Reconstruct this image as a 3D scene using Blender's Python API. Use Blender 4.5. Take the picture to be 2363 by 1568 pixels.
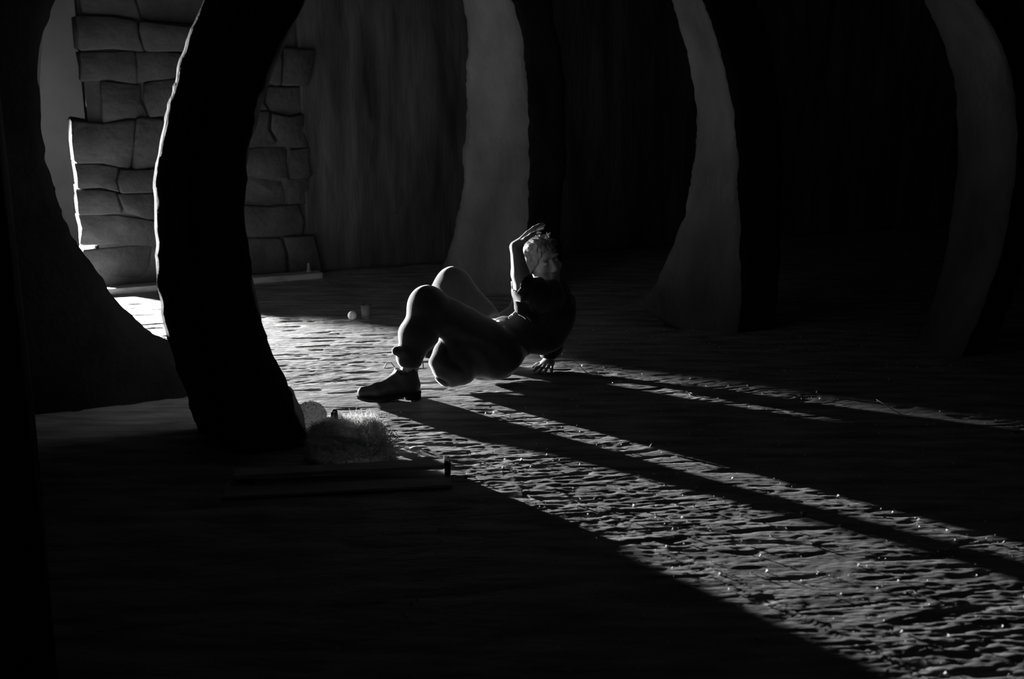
import bpy, math
import numpy as np
from mathutils import Vector, Matrix

# ------------------------------------------------------------------ scene, camera, light, exposure
sc = bpy.context.scene
COL = sc.collection
for o in list(bpy.data.objects):
    bpy.data.objects.remove(o, do_unlink=True)

sc.view_settings.view_transform = 'Standard'
sc.view_settings.look = 'None'
sc.view_settings.exposure = 0.0
sc.view_settings.gamma = 1.0
sc.view_settings.use_curve_mapping = False
sc.cycles.use_denoising = True
sc.cycles.max_bounces = 8
sc.cycles.diffuse_bounces = 5

F_PX = 2600.0                       # focal length in pixels of the 2363 px wide frame
cam_d = bpy.data.cameras.new('camera')
cam_d.sensor_fit = 'HORIZONTAL'
cam_d.sensor_width = 36.0
cam_d.lens = 36.0 * F_PX / 2363.0
cam_d.clip_start = 0.05
cam_d.dof.use_dof = True
cam_d.dof.focus_distance = 5.05
cam_d.dof.aperture_fstop = 2.8
cam = bpy.data.objects.new('camera', cam_d)
COL.objects.link(cam)
cam.location = (0, 0, 1.5)
cam.rotation_euler = (math.radians(90) - 0.247, 0, 0)
sc.camera = cam

w = bpy.data.worlds.new('world')
w.use_nodes = True
w.node_tree.nodes['Background'].inputs[0].default_value = (1, 1, 1, 1)
w.node_tree.nodes['Background'].inputs[1].default_value = 0.0002
sc.world = w

LAMP_POS = (-3.9, 7.95, 0.43)        # the one work lamp, standing behind the second ring
LAMP_AIM = (-0.1, 4.9, 0.62)
LAMP_POWER = 7400.0

# ------------------------------------------------------------------ frame of the rings: e along them, n through them
TH = 0.412
EV = np.array([math.cos(TH), math.sin(TH), 0.0])
NV = np.array([-math.sin(TH), math.cos(TH), 0.0])
def W(e, n, z):
    return (e * EV[0] + n * NV[0], e * EV[1] + n * NV[1], z)
def enz_to_world(V):
    V = np.asarray(V, dtype=np.float64)
    return V[:, :1] * EV + V[:, 1:2] * NV + V[:, 2:3] * np.array([0, 0, 1.0])

AX = np.array([EV, NV, [0, 0, 1.0]])
# ------------------------------------------------------------------ numpy noise
_rng = np.random.default_rng(7)
_TAB = _rng.random(65536).astype(np.float32)
def _hash(i, j, k, seed):
    h = (i * 374761393 + j * 668265263 + k * 2147483647 + seed * 1274126177) & 0xFFFFFFFF
    h = ((h ^ (h >> 13)) * 1274126177) & 0xFFFFFFFF
    return _TAB[(h ^ (h >> 16)) & 0xFFFF]
def vnoise(x, y, z=None, seed=0):
    """smooth value noise in -1..1"""
    if z is None: z = np.zeros_like(x)
    xi, yi, zi = np.floor(x), np.floor(y), np.floor(z)
    fx, fy, fz = x - xi, y - yi, z - zi
    xi, yi, zi = xi.astype(np.int64), yi.astype(np.int64), zi.astype(np.int64)
    s = lambda t: t * t * (3 - 2 * t)
    fx, fy, fz = s(fx), s(fy), s(fz)
    r = 0
    for a in (0, 1):
        for b in (0, 1):
            for c in (0, 1):
                r = r + (fx if a else 1 - fx) * (fy if b else 1 - fy) * (fz if c else 1 - fz) * _hash(xi + a, yi + b, zi + c, seed)
    return r * 2 - 1
def vnoise2(x, y, seed=0):
    xi, yi = np.floor(x), np.floor(y)
    fx, fy = x - xi, y - yi
    xi, yi = xi.astype(np.int64), yi.astype(np.int64)
    s = lambda t: t * t * (3 - 2 * t)
    fx, fy = s(fx), s(fy)
    zz = np.zeros_like(xi)
    r = (1 - fx) * (1 - fy) * _hash(xi, yi, zz, seed) + fx * (1 - fy) * _hash(xi + 1, yi, zz, seed) \
        + (1 - fx) * fy * _hash(xi, yi + 1, zz, seed) + fx * fy * _hash(xi + 1, yi + 1, zz, seed)
    return r * 2 - 1

def gnoise(x, y, seed=0):
    xi, yi = np.floor(x), np.floor(y)
    fx, fy = x - xi, y - yi
    xi, yi = xi.astype(np.int64), yi.astype(np.int64); zz = np.zeros_like(xi)
    s = lambda t: t * t * t * (t * (t * 6 - 15) + 10)
    u, v = s(fx), s(fy)
    def g(i, j):
        a = _hash(xi + i, yi + j, zz, seed) * 6.28318
        return np.cos(a) * (fx - i) + np.sin(a) * (fy - j)
    return ((1 - u) * (1 - v) * g(0, 0) + u * (1 - v) * g(1, 0) + (1 - u) * v * g(0, 1) + u * v * g(1, 1)) * 1.5

# ------------------------------------------------------------------ materials (all neutral: the photograph is black and white)
MATS = {}
def mat(name, val, rough=0.8, spec=0.3, scale=8.0, var=0.25, bump=0.3, bscale=40.0, stretch=(1, 1, 1), bdist=0.01,
        trans=0.0, sheen=0.0):
    if name in MATS: return MATS[name]
    m = bpy.data.materials.new(name)
    m.use_nodes = True
    nt = m.node_tree
    b = nt.nodes['Principled BSDF']
    tc = nt.nodes.new('ShaderNodeTexCoord')
    mp = nt.nodes.new('ShaderNodeMapping')
    mp.inputs['Scale'].default_value = stretch
    nt.links.new(tc.outputs['Object'], mp.inputs['Vector'])
    n1 = nt.nodes.new('ShaderNodeTexNoise')
    n1.inputs['Scale'].default_value = scale
    n1.inputs['Detail'].default_value = 6
    nt.links.new(mp.outputs['Vector'], n1.inputs['Vector'])
    cr = nt.nodes.new('ShaderNodeValToRGB')
    lo, hi = val * (1 - var), val * (1 + var)
    cr.color_ramp.elements[0].position = 0.3
    cr.color_ramp.elements[0].color = (lo, lo, lo, 1)
    cr.color_ramp.elements[1].position = 0.7
    cr.color_ramp.elements[1].color = (hi, hi, hi, 1)
    nt.links.new(n1.outputs['Fac'], cr.inputs['Fac'])
    nt.links.new(cr.outputs['Color'], b.inputs['Base Color'])
    b.inputs['Roughness'].default_value = rough
    b.inputs['Specular IOR Level'].default_value = spec
    if trans: b.inputs['Transmission Weight'].default_value = trans
    if sheen:
        b.inputs['Sheen Weight'].default_value = sheen
        b.inputs['Sheen Roughness'].default_value = 0.35
    if bump:
        n2 = nt.nodes.new('ShaderNodeTexNoise')
        n2.inputs['Scale'].default_value = bscale
        n2.inputs['Detail'].default_value = 8
        nt.links.new(mp.outputs['Vector'], n2.inputs['Vector'])
        bp = nt.nodes.new('ShaderNodeBump')
        bp.inputs['Strength'].default_value = bump
        bp.inputs['Distance'].default_value = bdist
        nt.links.new(n2.outputs['Fac'], bp.inputs['Height'])
        nt.links.new(bp.outputs['Normal'], b.inputs['Normal'])
    MATS[name] = m
    return m

M_FLOOR = mat('worn_floor', 0.28, rough=0.62, spec=0.45, scale=9, var=0.55, bump=0.55, bscale=55, stretch=(0.35, 1.6, 1), bdist=0.012)
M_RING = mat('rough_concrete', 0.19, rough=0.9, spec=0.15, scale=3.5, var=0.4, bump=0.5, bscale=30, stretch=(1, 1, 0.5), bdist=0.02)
M_RINGSHADE = mat('shaded_concrete', 0.018, rough=0.9, spec=0.1, scale=4, var=0.4, bump=0.5, bscale=30, bdist=0.02)  # near-black tone puts shade into the faces turned from the lamp
M_RING2 = mat('mid_concrete', 0.18, rough=0.9, spec=0.15, scale=3.5, var=0.4, bump=0.5, bscale=30, stretch=(1, 1, 0.5), bdist=0.02)  # tone set just between the other two rings
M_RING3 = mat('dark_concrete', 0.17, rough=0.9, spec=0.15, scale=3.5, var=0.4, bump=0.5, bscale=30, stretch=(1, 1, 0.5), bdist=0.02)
M_STONE = mat('wall_stone', 0.08, rough=0.9, spec=0.15, scale=5, var=0.3, bump=0.6, bscale=22, bdist=0.02)
M_PLASTER = mat('streaked_plaster', 0.10, rough=0.95, spec=0.1, scale=3, var=0.5, bump=0.4, bscale=14, stretch=(2.2, 2.2, 0.35), bdist=0.02)
M_DARKWALL = mat('dark_wall', 0.025, rough=0.95, spec=0.1, scale=2, var=0.4, bump=0.4, bscale=10)  # even near-black tone, keeps bounce light low
M_PALEWALL = mat('haze_glow_wall', 0.36, rough=0.95, spec=0.1, scale=2, var=0.2, bump=0.4, bscale=10)  # pale tone stands in for the hazy glow left of the masonry
M_MORTAR = mat('mortar', 0.095, rough=0.95, spec=0.1, bump=0.5)
M_SKIN = mat('skin', 0.36, rough=0.55, spec=0.4, scale=30, var=0.08, bump=0.05, bscale=200, bdist=0.002)
M_TROUSER = mat('trouser_cotton', 0.045, rough=0.9, spec=0.1, scale=20, var=0.15, bump=0.25, bscale=160, bdist=0.003, sheen=0.8)
M_JACKET = mat('black_jacket', 0.035, rough=0.75, spec=0.25, scale=20, var=0.2, bump=0.25, bscale=140, bdist=0.003, sheen=0.3)
M_SHIRT = mat('dark_shirt', 0.06, rough=0.85, spec=0.15, scale=20, var=0.2, bump=0.2, bscale=160, bdist=0.003, sheen=0.3)
M_BOOT = mat('boot_leather', 0.035, rough=0.5, spec=0.4, scale=25, var=0.3, bump=0.15, bscale=120, bdist=0.003)
M_RUBBER = mat('boot_rubber', 0.02, rough=0.8, spec=0.2)
M_CORD = mat('pale_cord', 0.8, rough=0.8, spec=0.2, scale=60, var=0.15, bump=0.3, bscale=300, bdist=0.002)
M_HAIR = mat('fair_hair', 0.24, rough=0.5, spec=0.5, scale=60, var=0.35, bump=0.5, bscale=180, stretch=(1, 1, 0.25), bdist=0.006)
M_EYE = mat('eye_white', 0.6, rough=0.2, spec=0.5, bump=0)
M_DARK = mat('dark_metal', 0.03, rough=0.4, spec=0.5, bump=0.05)
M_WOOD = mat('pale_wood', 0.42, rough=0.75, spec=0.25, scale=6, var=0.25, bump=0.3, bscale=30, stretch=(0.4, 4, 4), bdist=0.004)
M_WOODEND = mat('shaded_wood_end', 0.05, rough=0.9, spec=0.1, scale=30, var=0.4)  # shade on the ends away from the lamp, put into the colour
M_FLEECE = mat('white_fleece', 0.75, rough=1.0, spec=0.05, scale=30, var=0.12, bump=0.6, bscale=90, bdist=0.01, sheen=0.5)
M_CUSHION = mat('grey_fleece', 0.30, rough=1.0, spec=0.05, scale=30, var=0.12, bump=0.6, bscale=90, bdist=0.01, sheen=0.4)
M_STRAW = mat('dry_straw', 0.5, rough=0.7, spec=0.3, bump=0)
M_PEBBLE = mat('pale_pebble', 0.6, rough=0.7, spec=0.3, scale=40, var=0.2, bump=0.3, bscale=80)
M_PAPER = mat('crumpled_paper', 0.75, rough=0.8, spec=0.2, bump=0.1)
M_WEED = mat('dry_weed', 0.06, rough=0.8, spec=0.2, bump=0)

def add_translucency(m, fac):
    nt = m.node_tree; b = nt.nodes['Principled BSDF']; out = nt.nodes['Material Output']
    t = nt.nodes.new('ShaderNodeBsdfTranslucent'); mx = nt.nodes.new('ShaderNodeMixShader')
    t.inputs['Color'].default_value = (0.85, 0.85, 0.85, 1); mx.inputs[0].default_value = fac
    nt.links.new(b.outputs[0], mx.inputs[1]); nt.links.new(t.outputs[0], mx.inputs[2]); nt.links.new(mx.outputs[0], out.inputs[0])
add_translucency(M_FLEECE, 0.55)
add_translucency(M_CUSHION, 0.3)
def glass_mat():
    m = bpy.data.materials.new('clear_glass'); m.use_nodes = True
    b = m.node_tree.nodes['Principled BSDF']
    b.inputs['Base Color'].default_value = (0.9, 0.9, 0.9, 1)
    b.inputs['Transmission Weight'].default_value = 0.9
    b.inputs['Roughness'].default_value = 0.08
    return m
M_GLASS = glass_mat()
def lens_mat():
    m = bpy.data.materials.new('lit_lens'); m.use_nodes = True
    b = m.node_tree.nodes['Principled BSDF']
    b.inputs['Base Color'].default_value = (0.9, 0.9, 0.9, 1)
    b.inputs['Emission Color'].default_value = (1, 1, 1, 1)
    b.inputs['Emission Strength'].default_value = 8.0
    return m
M_LENS = lens_mat()

# ------------------------------------------------------------------ object helpers
def mesh_np(name, V, Fq, smooth=True, tri=False):
    V = np.asarray(V, dtype=np.float32); Fq = np.asarray(Fq, dtype=np.int32)
    k = Fq.shape[1]
    me = bpy.data.meshes.new(name)
    me.vertices.add(len(V)); me.vertices.foreach_set('co', V.ravel())
    me.loops.add(Fq.size); me.loops.foreach_set('vertex_index', Fq.ravel())
    me.polygons.add(len(Fq))
    me.polygons.foreach_set('loop_start', np.arange(0, Fq.size, k, dtype=np.int32))
    me.polygons.foreach_set('use_smooth', np.full(len(Fq), smooth, dtype=bool))
    me.update(calc_edges=True); me.validate()
    return me
def tag(o, label=None, cat=None, group=None, kind=None):
    if label: o['label'] = label
    if cat: o['category'] = cat
    if group: o['group'] = group
    if kind: o['kind'] = kind
    return o
def link(name, me, m, parent=None, loc=None):
    """world-space mesh -> object; its origin goes to loc (world) or to the parent's place"""
    o = bpy.data.objects.new(name, me)
    COL.objects.link(o)
    if m is not None:
        me.materials.clear(); me.materials.append(m)
    if parent is not None:
        base = world_loc(parent)
        o.parent = parent
    else:
        base = Vector(loc) if loc is not None else Vector((0, 0, 0))
        o.location = base
    if base.length > 0: me.transform(Matrix.Translation(-base))
    return o
def world_loc(o):
    v = Vector((0, 0, 0))
    while o is not None:
        v += o.location; o = o.parent
    return v
def empty(name, loc):
    o = bpy.data.objects.new(name, None); COL.objects.link(o)
    o.location = loc; o.empty_display_size = 0.1
    return o
class MB:
    """collects boxes, tubes and lathes into one mesh"""
    def __init__(s): s.v = []; s.f = []
    def add(s, V, Fc):
        b = len(s.v); s.v += [tuple(map(float, p)) for p in V]; s.f += [tuple(b + i for i in f) for f in Fc]
        return s
    def box(s, c, d, ax=None, jit=0.0, seed=0, bev=0.0):
        A = np.eye(3) if ax is None else np.asarray(ax)
        r = np.random.default_rng(seed); V = []
        for z in (-1, 1):
            for y in (-1, 1):
                for x in (-1, 1):
                    p = np.array([x * d[0], y * d[1], z * d[2]]) / 2 + r.uniform(-jit, jit, 3)
                    V.append(np.asarray(c) + p @ A)
        return s.add(V, [(0, 2, 3, 1), (4, 5, 7, 6), (0, 1, 5, 4), (2, 6, 7, 3), (0, 4, 6, 2), (1, 3, 7, 5)])
    def tube(s, pts, rad, n=10, cap=True):
        pts = [np.asarray(p, float) for p in pts]
        if np.isscalar(rad): rad = [rad] * len(pts)
        V = []; up = np.array([0.13, 0.29, 0.95])
        for i, p in enumerate(pts):
            t = pts[min(i + 1, len(pts) - 1)] - pts[max(i - 1, 0)]; t = t / (np.linalg.norm(t) + 1e-9)
            a = np.cross(t, up); 
            if np.linalg.norm(a) < 1e-3: a = np.cross(t, [1, 0, 0])
            a /= np.linalg.norm(a); b = np.cross(t, a)
            for k in range(n):
                q = 2 * math.pi * k / n
                V.append(p + rad[i] * (math.cos(q) * a + math.sin(q) * b))
        Fc = []
        for i in range(len(pts) - 1):
            for k in range(n):
                Fc.append((i * n + k, i * n + (k + 1) % n, (i + 1) * n + (k + 1) % n, (i + 1) * n + k))
        if cap:
            Fc.append(tuple(range(n))[::-1]); Fc.append(tuple((len(pts) - 1) * n + k for k in range(n)))
        return s.add(V, Fc)
    def lathe(s, c, prof, n=20):
        V = []; Fc = []
        for r, z in prof:
            for k in range(n):
                q = 2 * math.pi * k / n
                V.append((c[0] + r * math.cos(q), c[1] + r * math.sin(q), c[2] + z))
        for i in range(len(prof) - 1):
            for k in range(n):
                Fc.append((i * n + k, i * n + (k + 1) % n, (i + 1) * n + (k + 1) % n, (i + 1) * n + k))
        Fc.append(tuple(range(n))[::-1]); Fc.append(tuple((len(prof) - 1) * n + k for k in range(n)))
        return s.add(V, Fc)
    def build(s, name, m, parent=None, loc=None, smooth=False, bevel=0.0):
        me = bpy.data.meshes.new(name); me.from_pydata(s.v, [], s.f); me.update()
        if smooth: me.polygons.foreach_set('use_smooth', np.full(len(me.polygons), True, dtype=bool))
        o = link(name, me, m, parent, loc)
        if bevel:
            bm = o.modifiers.new('bevel', 'BEVEL'); bm.width = bevel; bm.segments = 2
        return o

# ------------------------------------------------------------------ signed distance fields -> one smooth surface (surface nets)
def smin(a, b, k):
    h = np.clip(0.5 + 0.5 * (b - a) / k, 0, 1)
    return b * (1 - h) + a * h - k * h * (1 - h)
class SDF:
    def __init__(s, lo, hi, vox):
        s.lo = np.array(lo, float); s.vox = vox
        s.n = np.ceil((np.array(hi) - s.lo) / vox).astype(int) + 1
        s.d = np.full(s.n, 0.3, dtype=np.float32)
    def _box(s, lo, hi):
        a = np.clip(np.floor((np.asarray(lo) - s.lo) / s.vox).astype(int), 0, s.n - 1)
        b = np.clip(np.ceil((np.asarray(hi) - s.lo) / s.vox).astype(int) + 1, 1, s.n)
        sl = tuple(slice(a[i], b[i]) for i in range(3))
        ax = [s.lo[i] + s.vox * np.arange(a[i], b[i], dtype=np.float32) for i in range(3)]
        X, Y, Z = np.meshgrid(*ax, indexing='ij')
        return sl, X, Y, Z
    def cone(s, a, b, ra, rb, k=0.02, sub=False):
        a = np.asarray(a, float); b = np.asarray(b, float); m = max(ra, rb) + 0.06
        sl, X, Y, Z = s._box(np.minimum(a, b) - m, np.maximum(a, b) + m)
        d = b - a; L = (d @ d) + 1e-9
        t = np.clip(((X - a[0]) * d[0] + (Y - a[1]) * d[1] + (Z - a[2]) * d[2]) / L, 0, 1)
        r = ra + (rb - ra) * t
        q = np.sqrt((X - a[0] - t * d[0]) ** 2 + (Y - a[1] - t * d[1]) ** 2 + (Z - a[2] - t * d[2]) ** 2) - r
        s.d[sl] = -smin(-s.d[sl], q, k) if sub else smin(s.d[sl], q.astype(np.float32), k)
        return s
    def chain(s, pts, rad, k=0.02):
        for i in range(len(pts) - 1): s.cone(pts[i], pts[i + 1], rad[i], rad[i + 1], k)
        return s
    def ell(s, c, r, A=None, k=0.02, sub=False):
        c = np.asarray(c, float); r = np.asarray(r, float); m = max(r) + 0.06
        sl, X, Y, Z = s._box(c - m, c + m)
        P = [X - c[0], Y - c[1], Z - c[2]]
        if A is not None:
            A = np.asarray(A, float)                     # rows: local axes
            P = [P[0] * A[i][0] + P[1] * A[i][1] + P[2] * A[i][2] for i in range(3)]
        k0 = np.sqrt(sum((P[i] / r[i]) ** 2 for i in range(3))) + 1e-6
        k1 = np.sqrt(sum((P[i] / r[i] ** 2) ** 2 for i in range(3))) + 1e-6
        q = (k0 * (k0 - 1) / k1).astype(np.float32)
        s.d[sl] = -smin(-s.d[sl], q, k) if sub else smin(s.d[sl], q, k)
        return s
    def cut(s, p, nrm, k=0.004):
        """remove everything on the side the normal points to"""
        nrm = np.asarray(nrm, float); nrm /= np.linalg.norm(nrm)
        sl, X, Y, Z = s._box(s.lo, s.lo + s.n * s.vox)
        q = (X - p[0]) * nrm[0] + (Y - p[1]) * nrm[1] + (Z - p[2]) * nrm[2]
        s.d = -smin(-s.d, -q.astype(np.float32), k)
        return s
    def warp(s, fn):
        sl, X, Y, Z = s._box(s.lo, s.lo + s.n * s.vox)
        near = np.abs(s.d) < 0.05
        s.d[near] += fn(X[near], Y[near], Z[near]).astype(np.float32)
        return s
    def mesh(s):
        d = s.d; n = np.array(d.shape)
        d[0], d[-1] = 0.3, 0.3; d[:, 0], d[:, -1] = 0.3, 0.3; d[:, :, 0], d[:, :, -1] = 0.3, 0.3
        ins = d < 0
        c = n - 1
        cnt = np.zeros(c, dtype=np.int8)
        for a in (0, 1):
            for b in (0, 1):
                for e in (0, 1):
                    cnt += ins[a:a + c[0], b:b + c[1], e:e + c[2]]
        act = np.argwhere((cnt > 0) & (cnt < 8))
        idx = np.full(c, -1, dtype=np.int32); idx[act[:, 0], act[:, 1], act[:, 2]] = np.arange(len(act))
        acc = np.zeros((len(act), 3)); m = np.zeros(len(act))
        corners = [(a, b, e) for a in (0, 1) for b in (0, 1) for e in (0, 1)]
        val = {q: d[act[:, 0] + q[0], act[:, 1] + q[1], act[:, 2] + q[2]] for q in corners}
        for q in corners:
            for ax in range(3):
                if q[ax] == 0:
                    q2 = list(q); q2[ax] = 1; q2 = tuple(q2)
                    v0, v1 = val[q], val[q2]
                    x = (v0 < 0) != (v1 < 0)
                    t = np.where(x, v0 / np.where(np.abs(v0 - v1) < 1e-9, 1e-9, v0 - v1), 0)
                    p = np.tile(np.array(q, float), (len(act), 1)); p[:, ax] += t
                    acc[x] += p[x]; m[x] += 1
        V = s.lo + (act + acc / m[:, None]) * s.vox
        faces = []
        for ax in range(3):
            o1, o2 = (ax + 1) % 3, (ax + 2) % 3
            sl0 = [slice(1, -1)] * 3; sl1 = [slice(1, -1)] * 3
            sl0[ax] = slice(0, -1); sl1[ax] = slice(1, None)
            s0, s1 = ins[tuple(sl0)], ins[tuple(sl1)]
            E_ = np.argwhere(s0 != s1)
            flip = s0[E_[:, 0], E_[:, 1], E_[:, 2]]
            P = E_ + 1; P[:, ax] -= 1
            def at(d1, d2):
                Q = P.copy(); Q[:, o1] -= d1; Q[:, o2] -= d2
                return idx[Q[:, 0], Q[:, 1], Q[:, 2]]
            q = np.stack([at(1, 1), at(0, 1), at(0, 0), at(1, 0)], 1)
            q[~flip] = q[~flip][:, ::-1]
            faces.append(q)
        return V, np.concatenate(faces)
def sdf_part(name, S, m, parent, frame=True):
    V, Fq = S.mesh()
    return link(name, mesh_np(name, enz_to_world(V) if frame else V, Fq), m, parent)

# ================================================================== THE PLACE
# ---- floor: one worn slab with real relief where the lamp rakes over it
def make_floor():
    xs = np.concatenate([np.linspace(-12, -4.2, 24), np.arange(-4.1, 3.3, 0.011), np.linspace(3.4, 12, 24)])
    ys = np.concatenate([np.linspace(-4, 1.6, 14), np.arange(1.7, 8.3, 0.0062), np.linspace(8.4, 14, 14)])
    X, Y = np.meshgrid(xs, ys)
    a = math.radians(7)
    U = X * math.cos(a) + Y * math.sin(a); Vv = -X * math.sin(a) + Y * math.cos(a)
    Vv = Vv + 0.05 * gnoise(U * 1.3, Vv * 2.0, 3) + 0.010 * gnoise(U * 6, Vv * 9, 4)
    U = U + 0.06 * gnoise(U * 3, Vv * 11, 5)
    z = 0.004 * gnoise(U * 1.1, Vv * 1.5, 11)
    f = 0.0014 * gnoise(U * 4.1, Vv * 19, 12)
    f += 0.0014 * gnoise(U * 9.3 + 0.35 * Vv * 9, Vv * 37, 13)
    f += 0.0012 * gnoise(U * 19 - 0.3 * Vv * 19, Vv * 62, 14)
    f += 0.0011 * gnoise(U * 36, Vv * 70, 15)
    patch = np.clip(gnoise(U * 1.0, Vv * 1.3, 20) * 1.4 + 0.85, 0.3, 1.6)
    z += 0.88 * f * patch
    # short split grooves along the grain
    g = np.abs(gnoise(U * 1.1, Vv * 12, 31))
    keep = np.clip(gnoise(U * 2.2, Vv * 6, 32) * 2.5 - 0.15, 0, 1)
    z -= 0.007 * np.clip(1 - g / 0.045, 0, 1) * keep
    # flaked hollows
    h = gnoise(U * 5.0, Vv * 24, 41)
    z -= 0.004 * np.clip((h - 0.38) * 6, 0, 1)
    # a few long scored lines running towards the camera
    for (x0, y0, x1, y1, wd) in [(0.13, 3.80, 0.95, 2.62, 0.012), (-0.02, 3.9, 0.33, 3.15, 0.007), (0.45, 3.25, 1.2, 2.3, 0.006)]:
        dx, dy = x1 - x0, y1 - y0; L = math.hypot(dx, dy)
        t = ((X - x0) * dx + (Y - y0) * dy) / L ** 2
        dist = np.abs((X - x0) * dy - (Y - y0) * dx) / L
        z += np.where((t > 0) & (t < 1), 0.003 * np.clip(1 - dist / wd, 0, 1), 0)
    z = np.where((X < -4.15) | (X > 3.35) | (Y < 1.65) | (Y > 8.35), 0, z) - 0.004
    V = np.stack([X, Y, z], -1).reshape(-1, 3)
    ny, nx = X.shape
    i = np.arange(ny - 1)[:, None] * nx + np.arange(nx - 1)[None]
    Fq = np.stack([i, i + 1, i + nx + 1, i + nx], -1).reshape(-1, 4)
    o = link('floor', mesh_np('floor', V, Fq), M_FLOOR)
    tag(o, 'rough worn floor raked by low light', kind='structure')
make_floor()

# ---- shell of the hall
def shell():
    def wall(name, c, d, m, ax=None, label=None):
        o = MB().box((0, 0, 0), d, ax).build(name, m, loc=(0, 0, 0)); o.location = c
        return tag(o, label, kind='structure')
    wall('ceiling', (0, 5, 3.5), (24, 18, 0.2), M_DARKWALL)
    wall('spill_blocker', W(-0.23, 3.9, 1.65), (0.4, 2.3, 3.5), M_DARKWALL, AX)  # added slab, blocks lamp spill left of the second ring
    wall('spill_blocker', W(-0.36, 5.98, 1.65), (0.4, 0.98, 3.5), M_DARKWALL, AX)  # second added slab against the spill, behind the second ring
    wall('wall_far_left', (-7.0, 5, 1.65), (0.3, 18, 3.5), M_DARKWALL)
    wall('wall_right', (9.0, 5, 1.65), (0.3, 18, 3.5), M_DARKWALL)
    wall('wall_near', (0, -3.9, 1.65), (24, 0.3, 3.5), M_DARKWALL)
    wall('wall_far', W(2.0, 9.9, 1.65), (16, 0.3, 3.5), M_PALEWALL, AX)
shell()

# ---- masonry wall behind the rings, its rough free end turned to the lamp
def block_mesh(d, seed):
    """a rough-hewn block: subdivided box with uneven faces"""
    r = np.random.default_rng(seed); k = 4
    V = []; Fc = []; key = {}
    def vid(p):
        q = tuple(np.round(p, 4))
        if q not in key: key[q] = len(V); V.append(p)
        return key[q]
    for ax in range(3):
        for sgn in (-1, 1):
            for i in range(k):
                for j in range(k):
                    c = []
                    for (a, b) in ((0, 0), (1, 0), (1, 1), (0, 1)):
                        p = np.zeros(3); p[ax] = sgn; p[(ax + 1) % 3] = -1 + 2 * (i + a) / k; p[(ax + 2) % 3] = -1 + 2 * (j + b) / k
                        c.append(vid(p))
                    Fc.append(c if sgn > 0 else c[::-1])
    V = np.array(V); g = np.array([-1, -0.9, 0.0, 0.9, 1.0]); V = g[np.round((V + 1) * 2).astype(int)]
    edge = (np.abs(V) > 0.99).sum(1, keepdims=True)
    rnd = V * np.where(edge == 1, 1.0, np.where(edge == 2, 0.965, 0.94))
    P = rnd * (np.array(d) / 2)
    P = P + np.stack([0.014 * vnoise(P[:, 0] * 9 + seed, P[:, 1] * 9, P[:, 2] * 9, 50 + q) for q in range(3)], 1)
    return P, np.array(Fc)
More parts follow.
